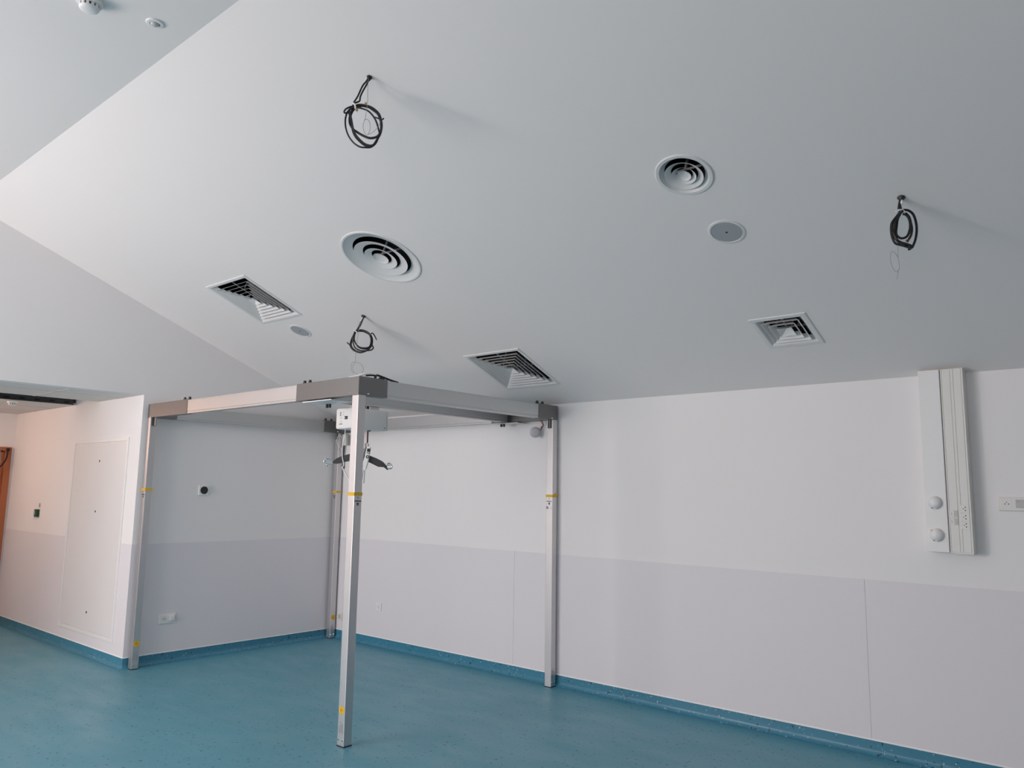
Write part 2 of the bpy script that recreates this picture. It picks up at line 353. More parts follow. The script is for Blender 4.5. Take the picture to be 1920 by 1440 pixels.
# corridor end wall with the door opening
DY0, DY1, DZ = -3.31, -2.352, 2.01          # clear opening of the door
b = MB(); b.box((-EX-.12, -PW+.12, 0), (-EX, DY1+.065, ZL+.5)); b.box((-EX-.12, DY0-.065, 0), (-EX, -CW-.12, ZL+.5)); b.box((-EX-.12, DY0-.065, DZ+.05), (-EX, DY1+.065, ZL+.5))
st(b.obj('wall_corridor_end', PAINT))
st(MB().box((EAST_X, BACK_Y, 0), (EAST_X+.12, 0, ZR+.1)).obj('wall_east', DIM))
b = MB(); b.box((0, BACK_Y-.15, 0), (EAST_X, BACK_Y, WIN_Z0)); b.box((0, BACK_Y-.15, WIN_Z1), (EAST_X, BACK_Y, ZR+.1))
xs = [0]+[q for w in WINDOWS for q in w]+[EAST_X]
for i in range(0, len(xs), 2): b.box((xs[i], BACK_Y-.15, WIN_Z0), (xs[i+1], BACK_Y, WIN_Z1))
st(b.obj('wall_behind', PAINT))
for n, (a_, c_) in enumerate(WINDOWS):
    b = MB()
    for p, q in (((a_, WIN_Z0), (a_+.06, WIN_Z1)), ((c_-.06, WIN_Z0), (c_, WIN_Z1)), ((a_, WIN_Z0), (c_, WIN_Z0+.06)), ((a_, WIN_Z1-.06), (c_, WIN_Z1)), (((a_+c_)/2-.025, WIN_Z0), ((a_+c_)/2+.025, WIN_Z1))):
        b.box((p[0], BACK_Y-.09, p[1]), (q[0], BACK_Y-.03, q[1]))
    w = st(b.obj('window_%d' % (n+1), WHITE))
    MB().box((a_+.05, BACK_Y-.065, WIN_Z0+.05), (c_-.05, BACK_Y-.055, WIN_Z1-.05)).obj('pane', GLASS, w)
# sloped ceiling with openings for the diffusers
t = bmesh.new(); CA = math.cos(AL)
def loop(pts):
    vs = [t.verts.new((x, y, zc(y))) for x, y in pts]
    return [t.edges.new((vs[i], vs[(i+1) % len(vs)])) for i in range(len(vs))]
ed = loop([(-.12, 0.0), (EAST_X, 0.0), (EAST_X, -RY), (-.12, -RY)])
for k, x, y, r in HOLES:
    if k == 's': ed += loop([(x+i*r, y+j*r*CA) for i, j in ((-1, -1), (1, -1), (1, 1), (-1, 1))])
    else: ed += loop([(x+r*math.cos(q*math.pi/24), y+r*CA*math.sin(q*math.pi/24)) for q in range(48)])
bmesh.ops.triangle_fill(t, use_beauty=True, use_dissolve=False, edges=ed)
ex = bmesh.ops.extrude_face_region(t, geom=t.faces[:])
bmesh.ops.translate(t, vec=(0, .0, .03), verts=[g for g in ex['geom'] if isinstance(g, bmesh.types.BMVert)])
bmesh.ops.recalc_face_normals(t, faces=t.faces)
b = MB(); b.add(t); st(b.obj('ceiling', CEIL))
st(MB().box((-.12, -RY, ZR), (EAST_X, BACK_Y, ZR+.05)).obj('ceiling_ridge', CEIL))
# corridor ceiling: tiles, thin grid, one row of tiles missing
HX0, HX1, HY0, HY1 = -1.62, -1.03, -3.7, -2.262
b = MB(); b.box((HX1, -CW, ZL), (-.12, -PW, ZL+.02)); b.box((-EX, -CW, ZL), (HX0, -PW, ZL+.02)); b.box((HX0, -CW, ZL), (HX1, HY0, ZL+.02))
st(b.obj('ceiling_corridor', TILE))
b = MB()
for x in (-.45, -2.22, -2.82): b.box((x-.011, -CW, ZL-.0025), (x+.011, -PW, ZL))
for y in (-2.85, -3.45, -4.05): b.box((-EX, y-.011, ZL-.0025), (HX0, y+.011, ZL)); b.box((HX1, y-.011, ZL-.0025), (-.12, y+.011, ZL))
st(b.obj('trim_6', mat('grid_white', (.62, .60, .58), .5)))
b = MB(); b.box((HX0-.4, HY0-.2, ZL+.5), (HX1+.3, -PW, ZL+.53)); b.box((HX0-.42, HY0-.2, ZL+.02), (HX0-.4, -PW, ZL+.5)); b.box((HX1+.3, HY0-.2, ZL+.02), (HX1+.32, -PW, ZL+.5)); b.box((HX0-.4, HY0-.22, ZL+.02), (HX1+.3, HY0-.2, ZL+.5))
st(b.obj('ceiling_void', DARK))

# lilac-grey wall protection sheet up to dado height
T = .003
b = MB()
for x0, x1 in ((0, 2.659), (2.661, 5.675), (5.678, EAST_X)): b.box((x0, -T, SK), (x1, 0, DD), bev=.0006)
st(b.obj('trim_1', DADO))
st(MB().box((0, -PW-T, SK), (T, -T, DD), bev=.0006).obj('trim_2', DADO))
PX0, PX1, PZ0, PZ1 = -1.505, -.262, .228, 2.045      # access panel leaf
b = MB(); F = .035
b.box((-EX, -PW-T, SK), (PX0-F, -PW, DD)); b.box((PX1+F, -PW-T, SK), (0, -PW, DD)); b.box((PX0-F, -PW-T, SK), (PX1+F, -PW, PZ0-F))
st(b.obj('trim_3', DADO))
b = MB(); b.box((-EX, DY1+.065, SK), (-EX+T, -PW-T, DD)); b.box((-EX, -CW, SK), (-EX+T, DY0-.065, DD))
st(b.obj('trim_4', DADO))
b = MB(); b.box((0, BACK_Y, SK), (EAST_X, BACK_Y+T, WIN_Z0-.02)); b.box((EAST_X-T, BACK_Y+T, SK), (EAST_X, -T, DD)); b.box((0, BACK_Y+T, SK), (T, -CW, DD)); b.box((-EX+T, -CW, SK), (0, -CW+T, DD))
st(b.obj('trim_5', DADO))

# coved vinyl skirting with a white sealant line
def cove():
    pts = [(0, SK), (.0035, SK)]
    for i in range(9):
        a = math.pi/2*i/8; pts.append((COV-(COV-.0035)*math.cos(a), COV-(COV-.0015)*math.sin(a)))
    return pts+[(COV+.004, .0006), (COV+.004, 0), (0, 0)]
CP = cove()
def skirt(name, kind, off, a, c, sgn, corner=None):
    """kind 'x': wall runs along x at y=off; kind 'y': wall runs along y at x=off; sgn: side of the room"""
    b = MB(); s_ = MB()
    if kind == 'x':
        b.prism([(off+sgn*d, z) for d, z in CP], 0, a, c); s_.box((a, off, SK-.001), (c, off+sgn*.0065, SK+.008), bev=.002)
    else:
        b.prism([(off+sgn*d, z) for d, z in CP], 1, a, c); s_.box((off, a, SK-.001), (off+sgn*.0065, c, SK+.008), bev=.002)
    if corner: b.lathe([(d, z) for d, z in CP if d > 0], 48, Matrix.Translation(corner))
    o = st(b.obj(name, SKIRT, smooth=30)); s_.obj('sealant_line', SEAL, o)
    return o
skirt('baseboard_right', 'x', 0, 0, EAST_X, -1)
skirt('baseboard_left', 'y', 0, -PW, 0, 1)
skirt('baseboard_corridor', 'x', -PW, -EX, 0, -1, (0, -PW, 0))
skirt('baseboard_corridor_end', 'y', -EX, DY1+.065, -PW, 1)
skirt('baseboard_behind', 'x', BACK_Y, 0, EAST_X, 1)
skirt('baseboard_east', 'y', EAST_X, BACK_Y, 0, -1)

# door at the end of the corridor
b = MB()
for y0, y1 in ((DY1, DY1+.065), (DY0-.065, DY0)): b.box((-EX-.1, y0, 0), (-EX+.022, y1, DZ+.05), bev=.004)
b.box((-EX-.1, DY0, DZ), (-EX+.022, DY1, DZ+.05), bev=.004)
dr = st(b.obj('door_1', WOODM))
MB().box((-EX-.07, DY0, .005), (-EX-.03, DY1, DZ)).obj('door_leaf', DGLASS, dr)
b = MB(); b.box((-EX-.03, DY1-.028, 0.005), (-EX-.02, DY1-.002, DZ-.002), bev=.002); b.box((-EX-.03, DY0, .005), (-EX-.02, DY0+.11, DZ)); b.box((-EX-.03, DY0, .005), (-EX-.02, DY1, .3))
b.obj('leaf_frame', WOODM, dr)
MB().box((-EX-.02, DY1-.6, DZ-.14), (-EX+.02, DY1-.19, DZ-.02), bev=.006).obj('door_closer', BLACK, dr)
b = MB().tube([(-EX+.03, DY1+.022, DZ+.020), (-EX+.06, DY1+.0, DZ-.10), (-EX+.07, DY1-.07, DZ-.20), (-EX+.05, DY1-.2, DZ-.27), (-EX+.03, DY1-.35, DZ-.22)], .009)
b.sphere((-EX+.03, DY1+.022, DZ+.020), .021); b.sphere((-EX+.03, DY1-.04, DZ-.002), .012)
tag(b.obj('door_cable', BLACK, smooth=True), 'black cable drooping across the top of the orange door frame', 'cable')

# ------------------------------------------------------------------ access panel, wall fittings on the left
t_ = thing('access_panel', 'large white access panel flush in the corridor wall', 'access panel', ((PX0+PX1)/2, -PW, PZ0-F))
b = MB()
for p, q in (((PX0-F, PZ0-F), (PX0, PZ1+F)), ((PX1, PZ0-F), (PX1+F, PZ1+F)), ((PX0, PZ0-F), (PX1, PZ0)), ((PX0, PZ1), (PX1, PZ1+F))):
    b.box((p[0], -PW-.011, p[1]), (q[0], -PW+.01, q[1]), bev=.003)
b.obj('panel_frame', WHITE, t_)
MB().box((PX0+.004, -PW-.007, PZ0+.004), (PX1-.004, -PW+.012, PZ1-.006), bev=.001).obj('panel_door', mat('panel_white', (.79, .775, .78), .5), t_)
for px in (-.86,):
    for z in (1.86, 1.365, .40):
        b = MB().cyl((px, -PW-.007, z), (px, -PW-.009, z), .011, 20); b.obj('panel_lock', CHAR, t_, smooth=30)
t_ = thing('alarm_call_point', 'green wall call point on the corridor wall left of the access panel', 'call point', (-2.43, -PW, 1.255))
MB().box((-2.475, -PW-.028, 1.262), (-2.385, -PW, 1.345), bev=.004).obj('body', GREEN, t_)
MB().box((-2.475, -PW-.031, 1.285), (-2.44, -PW-.028, 1.33)).obj('cover_flap', CLEAR, t_)
MB().tube([(-2.46, -PW-.02, 1.262), (-2.47, -PW-.03, 1.235), (-2.49, -PW-.02, 1.25), (-2.50, -PW-.015, 1.275)], .004).obj('seal_tag', WHITE, t_)
t_ = thing('wall_notice', 'tiny white notice on the corridor wall above the green call point', 'notice', (-2.39, -PW, 1.35))
MB().box((-2.425, -PW-.002, 1.352), (-2.365, -PW, 1.42)).obj('card', WHITE, t_)
b = MB()
for z, w in ((1.41, .012), (1.395, .02), (1.385, .02), (1.372, .016)): b.box((-2.395-w, -PW-.003, z-.0035), (-2.395+w, -PW-.002, z+.0035))
b.obj('print', CHAR, t_)

def plate(b, ax, off, c, z, w, h, d, bev=.003):
    if ax == 'y': b.box((c-w/2, off-d, z-h/2), (c+w/2, off, z+h/2), bev=bev)
    else: b.box((off, c-w/2, z-h/2), (off+d, c+w/2, z+h/2), bev=bev)
    return b
def socket_holes(b, ax, off, c, z, flip=1):
    for du, dz in ((-.0095, 0), (.0095, 0), (0, .011*flip)):
        r = .0032 if dz == 0 else .0026
        if ax == 'y': b.cyl((c+du, off, z+dz), (c+du, off-.0012, z+dz), r, 12)
        else: b.cyl((off, c+du, z+dz), (off+.0012, c+du, z+dz), r, 12)
    return b
def well(ax, off, c, z, r=.02, d=.0022):
    b = MB(); M = Matrix.Translation((off, c, z)) @ Matrix.Rotation(math.pi/2, 4, 'Y') if ax == 'x' else Matrix.Translation((c, off, z)) @ Matrix.Rotation(math.pi/2, 4, 'X')
    return b.lathe([(r, 0), (r+.0015, d), (r-.001, d), (r-.003, 0)], 32, M)
# double socket, left wall
t_ = thing('wall_socket', 'white double wall socket on the left wall inside the hoist frame', 'socket', (0, -1.879, .355), group='wall sockets')
plate(MB(), 'x', T, -1.879, .397, .158, .083, .010).obj('faceplate', WHITE, t_)
plate(MB(), 'x', T+.010, -1.912, .397, .047, .047, .001, .0004).obj('module', WHITE2, t_)
socket_holes(MB(), 'x', T+.011, -1.912, .397).obj('pin_hole', CHAR, t_)
plate(MB(), 'x', T+.010, -1.842, .400, .046, .046, .022, .006).obj('blanking_plug', WHITE, t_)
# small sockets, right wall
t_ = thing('wall_socket', 'small white single wall socket low on the right wall between two posts', 'socket', (.803, 0, .366), group='wall sockets')
plate(MB(), 'y', -T, .803, .405, .082, .082, .010).obj('faceplate', WHITE, t_)
plate(MB(), 'y', -T-.010, .803, .405, .046, .046, .001, .0004).obj('module', WHITE2, t_)
MB().cyl((.803, -T-.011, .400), (.803, -T-.0125, .400), .004, 12).obj('pin_hole', GREYM, t_)
t_ = thing('wall_socket', 'white wall socket half hidden beside the rear corner post', 'socket', (.145, 0, .195), group='wall sockets')
plate(MB(), 'y', -T, .150, .236, .082, .082, .012).obj('faceplate', WHITE2, t_)
plate(MB(), 'y', -T-.012, .150, .236, .046, .046, .001, .0004).obj('module', CLEAR, t_)
# thermostat
t_ = thing('thermostat', 'square white wall thermostat with round black dial on the left wall', 'thermostat', (0, -1.611, 1.535))
plate(MB(), 'x', 0, -1.611, 1.588, .100, .094, .018, .004).obj('back_plate', SEAL, t_)
MB().cyl((.018, -1.611, 1.589), (.030, -1.611, 1.589), .037, 40, bev=.003).obj('dial', BLACK, t_, smooth=35)

# ------------------------------------------------------------------ bedhead unit and socket strip on the right wall
t_ = thing('wall_service_unit', 'tall white medical service trunking hanging on the right wall', 'wall trunking', (6.21, 0, 1.29))
UZ0, UZ1 = 1.294, 2.418
b = MB(); b.box((6.083, -.1, UZ0+.002), (6.2045, 0, UZ1), bev=.004); b.obj('lamp_housing', WHITE, t_)
MB().box((6.2045, -.085, UZ0+.01), (6.2095, 0, UZ1-.002)).obj('shadow_gap', BLACK, t_)
b = MB(); b.box((6.2095, -.096, UZ0), (6.333, 0, UZ1), bev=.002)
for x0, x1 in ((6.2095, 6.2160), (6.3235, 6.333)): b.box((x0, -.1, UZ0), (x1, -.094, UZ1), bev=.001)
b.obj('trunking_body', WHITE2, t_)
for x0, x1 in ((6.2172, 6.2625), (6.2642, 6.2792), (6.2808, 6.3222)):
    MB().box((x0, -.0995, UZ0+.008), (x1, -.094, UZ1-.004), bev=.0012).obj('cover_strip', WHITE2, t_)
b = MB(); b.box((6.214, -.1, UZ0-.003), (6.33, -.02, UZ0), bev=.001); b.obj('end_cap', WHITE, t_)
for z in (1.594, 1.399):
    M = Matrix.Translation((6.140, -.1, z)) @ Matrix.Rotation(math.pi/2, 4, 'X')
    d = MB().lathe([(0, .034), (.012, .0332), (.024, .029), (.034, .020), (.0395, .010), (.041, .001), (.041, -.001)], 48, M).obj('swivel_spotlight', WHITE, t_, smooth=50)
    MB().box((6.133, -.1195, z-.0385), (6.147, -.112, z-.031), bev=.002).obj('lens', SEAL, d)
    MB().box((6.122, -.119, z-.036), (6.130, -.112, z-.029), bev=.001).obj('slot', CHAR, d)
    if z < 1.5: MB().box((6.112, -.1205, z+.020), (6.130, -.119, z+.030), M=None).obj('warning_mark', ORANGE, d)
for i, z in enumerate((1.530, 1.484)):
    m_ = MB().box((6.217, -.1025, z-.022), (6.262, -.099, z+.022), bev=.0015).obj('data_module', WHITE2, t_)
    MB().box((6.240, -.1035, z-.019), (6.260, -.1024, z+.019), bev=.0005).obj('shutter', CLEAR, m_)
    MB().box((6.2265, -.1032, z-.010), (6.2285, -.1022, z+.008)).obj('marking', GREYM, m_)
for i, z in enumerate((1.561, 1.511, 1.463)):
    m_ = MB().box((6.278, -.1022, z-.0225), (6.3225, -.0985, z+.0225), bev=.0012).obj('socket_module', WHITE2, t_)
    b = MB()
    for dx, dz in ((.004, .0095), (.004, -.0095), (-.007, 0)): b.cyl((6.2985+dx, -.1022, z+dz), (6.2985+dx, -.1034, z+dz), .0034 if dx > 0 else .0026, 12)
    b.obj('pin_hole', CHAR, m_)
t_ = thing('wall_socket', 'white socket strip on the right wall beside the trunking', 'socket', (6.56, 0, 1.552), group='wall sockets')
plate(MB(), 'y', 0, 6.575, 1.5935, .232, .081, .014, .006).obj('faceplate', WHITE2, t_)
plate(MB(), 'y', -.014, 6.504, 1.597, .050, .048, .001, .0004).obj('module', WHITE2, t_)
socket_holes(MB(), 'y', -.015, 6.504, 1.594).obj('pin_hole', CHAR, t_)
plate(MB(), 'y', -.014, 6.600, 1.597, .100, .046, .004, .003).obj('switch_cover', CLEAR, t_)
MB().box((6.555, -.0192, 1.607), (6.57, -.018, 1.610)).obj('marking', GREYM, t_)

# ------------------------------------------------------------------ hoist frame
fr = thing('hoist_gantry', 'freestanding aluminium patient hoist frame with four posts in the room corner', 'hoist frame', ((A+C_)/2, -(B_+D_)/2, 0))
POSTS = {'front_right': (A, -B_), 'front_left': (C_, -B_), 'rear_right': (A, -D_), 'rear_left': (C_, -D_)}
def post(nm, sticker, logo):
    X, Y = POSTS[nm]
    b = MB(); b.box((X-WX, Y, .004), (X, Y+WY, H), bev=.0035)
    o = b.obj('post', ALU, fr)
    MB().box((X-WX-.002, Y-.002, .0), (X+.002, Y+WY+.002, .005)).obj('foot_pad', BLACK, o)
    # the yellow tape band
    e = .0025
    MB().box((X-WX-e, Y-e, 1.579), (X+e, Y+WY+e, 1.601), bev=.001).obj('tape_band', YEL, o)
    def face(u, z, w, h, d, on):      # small box on the -y face ('y') or +x face ('x'); u from the arris
        return ((X-u-w/2, Y-d, z-h/2), (X-u+w/2, Y, z+h/2)) if on == 'y' else ((X, Y+u-w/2, z-h/2), (X+d, Y+u+w/2, z+h/2))
    def fc(u, z, on, d): return ((X-u, Y, z), (X-u, Y-d, z)) if on == 'y' else ((X, Y+u, z), (X+d, Y+u, z))
    mid = WX/2 if sticker == 'y' else WY/2
    if nm != 'rear_right':
        p, q = fc(mid, .222, sticker, .0008); MB().cyl(p, q, .026, 32).obj('round_sticker', YELS, o)
        p, q = fc(mid, .222, sticker, .0014)
        b = MB(); b.cyl(p, q, .0032, 12)
        for k in range(10):
            if k in (2, 7): continue
            a = 2*math.pi*k/10
            b.box(*face(mid+.011*math.cos(a), .222+.011*math.sin(a), .003, .005, .0012, sticker))
        for dz in (-.020, .020): b.box(*face(mid, .222+dz, .004, .005, .0012, sticker))
        b.obj('sticker_print', BLACK, o)
    b = MB()
    rr = random.Random(3)
    b.box(*face(mid+.014, .105, .005, .045, .0006, sticker))
    for k in range(5):
        b.box(*face(mid+.005-.006*k, .108+.004*(k % 3), .0018, .05+.016*rr.random(), .0006, sticker))
    b.box(*face(mid+.004, .15, .016, .003, .0006, sticker)); b.box(*face(mid+.004, .144, .012, .002, .0006, sticker))
    b.obj('rating_label', GREYM, o)
    for u in (mid-.021, mid+.019):
        p, q = fc(u, .042, sticker, .005); MB().cyl(p, q, .0065, 16, r_end=.004).obj('foot_bolt', STEEL, o, smooth=50)
    # maker's mark
    m2 = WX/2 if logo == 'y' else WY/2
    b = MB(); b.box(*face(m2, 1.524, .017, .018, .0006, logo)); b.obj('pictogram', BLACK, o)
    b = MB(); b.box(*face(m2, 1.527, .004, .005, .0010, logo)); b.box(*face(m2, 1.520, .007, .006, .0010, logo)); b.obj('pictogram_figure', GREYM, o)
    if logo == 'y': M = Matrix.Translation((X-m2, Y-.0003, 1.5445)) @ Matrix.Rotation(math.pi/2, 4, 'X')
    else: M = Matrix.Translation((X+.0003, Y+m2, 1.5445)) @ Matrix.Rotation(math.pi/2, 4, 'Z') @ Matrix.Rotation(math.pi/2, 4, 'X')
    text_mesh('Guldmann', .0135, M).obj('maker_name', BLACK, o)
    b = MB()
    for a in (.6, 2.7, 4.8):
        b.box(*face(m2+.006*math.cos(a), 1.566+.006*math.sin(a), .005, .007, .0006, logo))
    b.obj('maker_symbol', mat('mark_green', (.30, .33, .22), .6), o)
    return o
post('front_right', 'y', 'x'); post('front_left', 'x', 'y'); post('rear_left', 'x', 'y')
pr_ = post('rear_right', 'x', 'y')
for x0, x1, z0, z1 in ((.066, .043, 1.478, 1.500), (.02, .008, 1.492, 1.496), (.02, .006, 1.480, 1.484)): MB().box((A-x0, -D_-.0008, z0), (A-x1, -D_, z1)).obj('type_label', GREYM, pr_)
MB().box((A+.001, -D_+.035, 1.592), (A+.006, -D_+WY+.004, 1.612), bev=.002).obj('tape_end', YEL, pr_)

def beam(ax, a, c, off, outer):
    """off = outer face coordinate, outer = sign of the outward direction, the section has a lip, a groove and a rail slot"""
    w = WY-.006; zt = H2-.006
    def bx(d0, d1, z0, z1, bev=.0):
        p, q = off-outer*d0, off-outer*d1
        return ((a, p, z0), (c, q, z1), bev) if ax == 0 else ((p, a, z0), (q, c, z1), bev)
    b = MB()
    b.box(*bx(0, w, H+.018, zt, .002))
    for d0, d1 in ((.004, .018), (w-.018, w-.004)): b.box(*bx(d0, d1, H+.012, H+.018))
    for d0, d1 in ((-.0, .022), (w-.022, w)): b.box(*bx(d0, d1, H+.001, H+.014, .001))
    b.box(*bx(-.002, .004, zt-.010, zt-.003))
    return b
beam(0, C_, A-WX, -B_+.003, -1).obj('beam', ALUX, fr)
beam(0, C_, A-WX, -D_+.003, -1).obj('beam', ALUX, fr)
beam(1, -B_+WY, -D_, A-.003, 1).obj('beam', ALUY, fr)
beam(1, -B_+WY, -D_, C_-WX+.003+WY-.006, 1).obj('beam', ALUY, fr)
# corner brackets with clamp bolts and lower sockets
def bracket(x0, x1, yb, y0, y1, xb):
    """x arm spans x0..x1 over the beam at y=yb; y arm spans y0..y1 over the beam at x=xb"""
    ya, yz = yb, yb+WY+.001; xa, xz = xb-WX-.001, xb
    if y0 < yb: y0, y1 = y0, yz                       # arm towards -y, corner at the top
    if y1 > yz: y0 = ya
    if abs(xz-x1) < .01:                               # x arm leads to the left of the corner
        pts = [(x0, ya), (xz, ya), (xz, y1), (xa, y1), (xa, yz), (x0, yz)] if y1 > yz else [(x0, ya), (xa, ya), (xa, y0), (xz, y0), (xz, yz), (x0, yz)]
    else:
        pts = [(xa, ya), (x1, ya), (x1, yz), (xz, yz), (xz, y1), (xa, y1)] if y1 > yz else [(xa, y0), (xz, y0), (xz, ya), (x1, ya), (x1, yz), (xa, yz)]
    b = MB().prism(pts, 2, H, H2, bev=.0018)
    return b.obj('corner_bracket', BRACK, fr)
br1 = bracket(A-.732, A, -B_, -B_, -B_+.25, A)
br2 = bracket(C_-WX, C_+.68, -B_, -B_, -B_+.25, C_)
br3 = bracket(A-.732, A, -D_, -.289, -D_+WY, A)
br4 = bracket(C_-WX, C_+.70, -D_, -.289, -D_+WY, C_)
def clamp(br, pts):
    for x, y in pts:
        b = MB(); b.cyl((x, y, H2-.002), (x, y, H2+.024), .0105, 14); b.cyl((x, y, H2), (x, y, H2+.010), .015, 6); b.obj('clamp_bolt', BLACK, br)
clamp(br1, [(2.483, -B_+.03), (2.548, -B_+.03)]); clamp(br2, [(.668, -B_+.03), (.755, -B_+.03)])
clamp(br3, [(A-.03, -.277), (A-.03, -.205)]); clamp(br4, [(C_-.012, -.272), (C_-.012, -.195)])
for br, x, y, dx, dy in ((br2, C_, -B_+.03, 1, 0), (br1, A-.032, -B_+WY, 0, 1), (br3, A-.034, -D_, 0, -1), (br4, C_-.034, -D_, 0, -1)):
    b = MB()
    if dx: b.box((x, y-.022, H-.078), (x+.006, y+.022, H)); [b.cyl((x+.016+.018*k, y+.004, H-.075-.004*k), (x+.016+.018*k, y+.004, H), .0062, 12) for k in range(2)]
    else:
        s_ = dy; n = 1 if dy > 0 else 2
        b.box((x-.02, y, H-.074), (x+.02, y+s_*.006, H)); [b.cyl((x-.009*(n-1)+.018*k, y+s_*.012, H-.074), (x-.009*(n-1)+.018*k, y+s_*.012, H), .006, 12) for k in range(n)]
    b.obj('socket_bracket', BRACK, br)
def stud(br, p, d):
    p = Vector(p); d = Vector(d); MB().cyl(p, p+d*.005, .0075, 16, r_end=.0045).obj('cap_screw', STEEL, br, smooth=50)
stud(br1, (A-WX-.020, -B_, H+.012), (0, -1, 0)); stud(br1, (A, -B_+WY+.020, H+.012), (1, 0, 0))
stud(br2, (C_-.022, -B_, H+.004), (0, -1, 0)); stud(br3, (A, -D_-.012, H+.012), (1, 0, 0)); stud(br4, (C_, -D_-.012, H+.012), (1, 0, 0))

# cable lying over the front corner bracket
t_ = thing('power_cable', 'white and black cable arching over the top of the front corner bracket', 'cable', (3.13, -2.10, H2))
MB().tube([(2.98, -2.165, H2+.008), (3.03, -2.15, H2+.014), (3.07, -2.12, H2+.030), (3.09, -2.08, H2+.036), (3.10, -2.03, H2+.032)], .008).obj('white_section', WHITE, t_, smooth=True)
b = MB().tube([(3.098, -2.05, H2+.030), (3.10, -2.02, H2+.033), (3.104, -1.97, H2+.024), (3.11, -1.90, H2+.009), (3.115, -1.84, H2-.0)], .0075)
b.tube([(3.09, -2.11, H2+.020), (3.10, -2.07, H2+.026), (3.10, -2.03, H2+.028)], .006)
b.cyl((3.105, -2.045, H2), (3.10, -2.03, H2+.03), .009, 10); b.box((3.092, -2.0, H2+.0), (3.11, -1.96, H2+.02))
b.obj('black_section', BLACK, t_, smooth=True)

# ------------------------------------------------------------------ traverse rail
RX0, RX1 = 2.600, 2.660
t_ = thing('traverse_rail', 'grey traverse rail running across under the hoist frame beams', 'hoist rail', (2.63, -1.12, 2.25))
b = MB(); b.box((RX0, -2.135, H+.018), (RX1, -.125, H+.116), bev=.002)
for x0, x1 in ((RX0+.003, RX0+.017), (RX1-.017, RX1-.003)): b.box((x0, -2.135, H+.010), (x1, -.125, H+.018))
for x0, x1 in ((RX0, RX0+.021), (RX1-.021, RX1)): b.box((x0, -2.135, H-.003), (x1, -.125, H+.011), bev=.001)
b.obj('rail', ALUY, t_)
MB().box((RX0-.001, -.125, H-.003), (RX1+.001, -.121, H+.118)).obj('end_cap', BLACK, t_)
for y0, y1, by in ((-2.216, -2.03, -2.055), (-.150, -.040, -.125)):
    tr = MB().box((2.505, y0, H-.016), (2.85 if y0 < -1 else 2.80, y1, H-.009), bev=.001).obj('trolley_plate', WHITE if y0 < -1 else ALUY, t_)
    for x in (2.56, 2.70, 2.76): MB().box((x-.02, y0+.02, H-.009), (x+.02, y0+.075, H-.001)).obj('trolley_wheel', BLACK, tr)
    for x in (2.583, 2.615): MB().cyl((x, by, H-.016), (x, by, H-.042), .011, 12).obj('clamp_bolt', BLACK, tr)

# ------------------------------------------------------------------ hoist motor
t_ = thing('hoist_motor', 'white patient hoist motor box hanging from the traverse rail', 'hoist motor', (2.6, -1.74, 2.064))
MX0, MX1, MY0, MY1, MZ0, MZ1 = 2.497, 2.700, -1.910, -1.575, 2.066, 2.222
b = MB(); b.box((MX0, MY0, MZ0), (MX1, MY1, MZ1), bev=.014); b.obj('casing', WHITE, t_, smooth=40)
b = MB(); b.box((MX0+.004, MY1-.006, MZ0+.004), (MX1-.004, MY1+.010, MZ1-.006), bev=.01); b.obj('end_cover', WHITE2, t_)
for y in (-1.84, -1.65): MB().box((2.610, y-.03, MZ1-.003), (2.650, y+.03, H-.004), bev=.003).obj('carriage', WHITE2, t_)
for y in (-1.765, -1.735): MB().cyl((2.655, y, H-.006), (2.655, y, H-.028), .010, 12).obj('clamp_bolt', BLACK, t_)
def fm(x0, z0, x1, z1, m, nm, d=.0008): return MB().box((MX0+x0, MY0-d, MZ0+z0), (MX0+x1, MY0, MZ0+z1)).obj(nm, m, t_)
fm(.052, .112, .066, .128, GREYM, 'mark'); fm(.052, .096, .066, .110, GREYM, 'mark'); fm(.086, .122, .102, .125, GREYM, 'mark'); fm(.086, .104, .102, .107, GREYM, 'mark')
fm(.050, .078, .082, .083, CLEAR, 'mark')
q_ = fm(.108, .070, .146, .094, CHAR, 'connector_port', .0015); MB().prism([(MX0+.108, MZ0+.071), (MX0+.118, MZ0+.082), (MX0+.108, MZ0+.093)], 1, MY0-.0022, MY0-.0014).obj('arrow', WHITE, q_)
for z, w in ((.062, .03), (.054, .038), (.047, .034)): fm(.050, z, .050+w, z+.002, CLEAR, 'mark')
fm(.046, .034, .086, .039, CHAR, 'lettering')
MB().cyl((MX1, MY1+.004-.03, MZ0+.022), (MX1+.001, MY1+.004-.03, MZ0+.022), .005, 12).obj('casing_screw', GREYM, t_)
MB().cyl((2.64, -1.70, MZ0), (2.64, -1.70, MZ0-.006), .011, 14).obj('strap_guide', BLACK, t_)

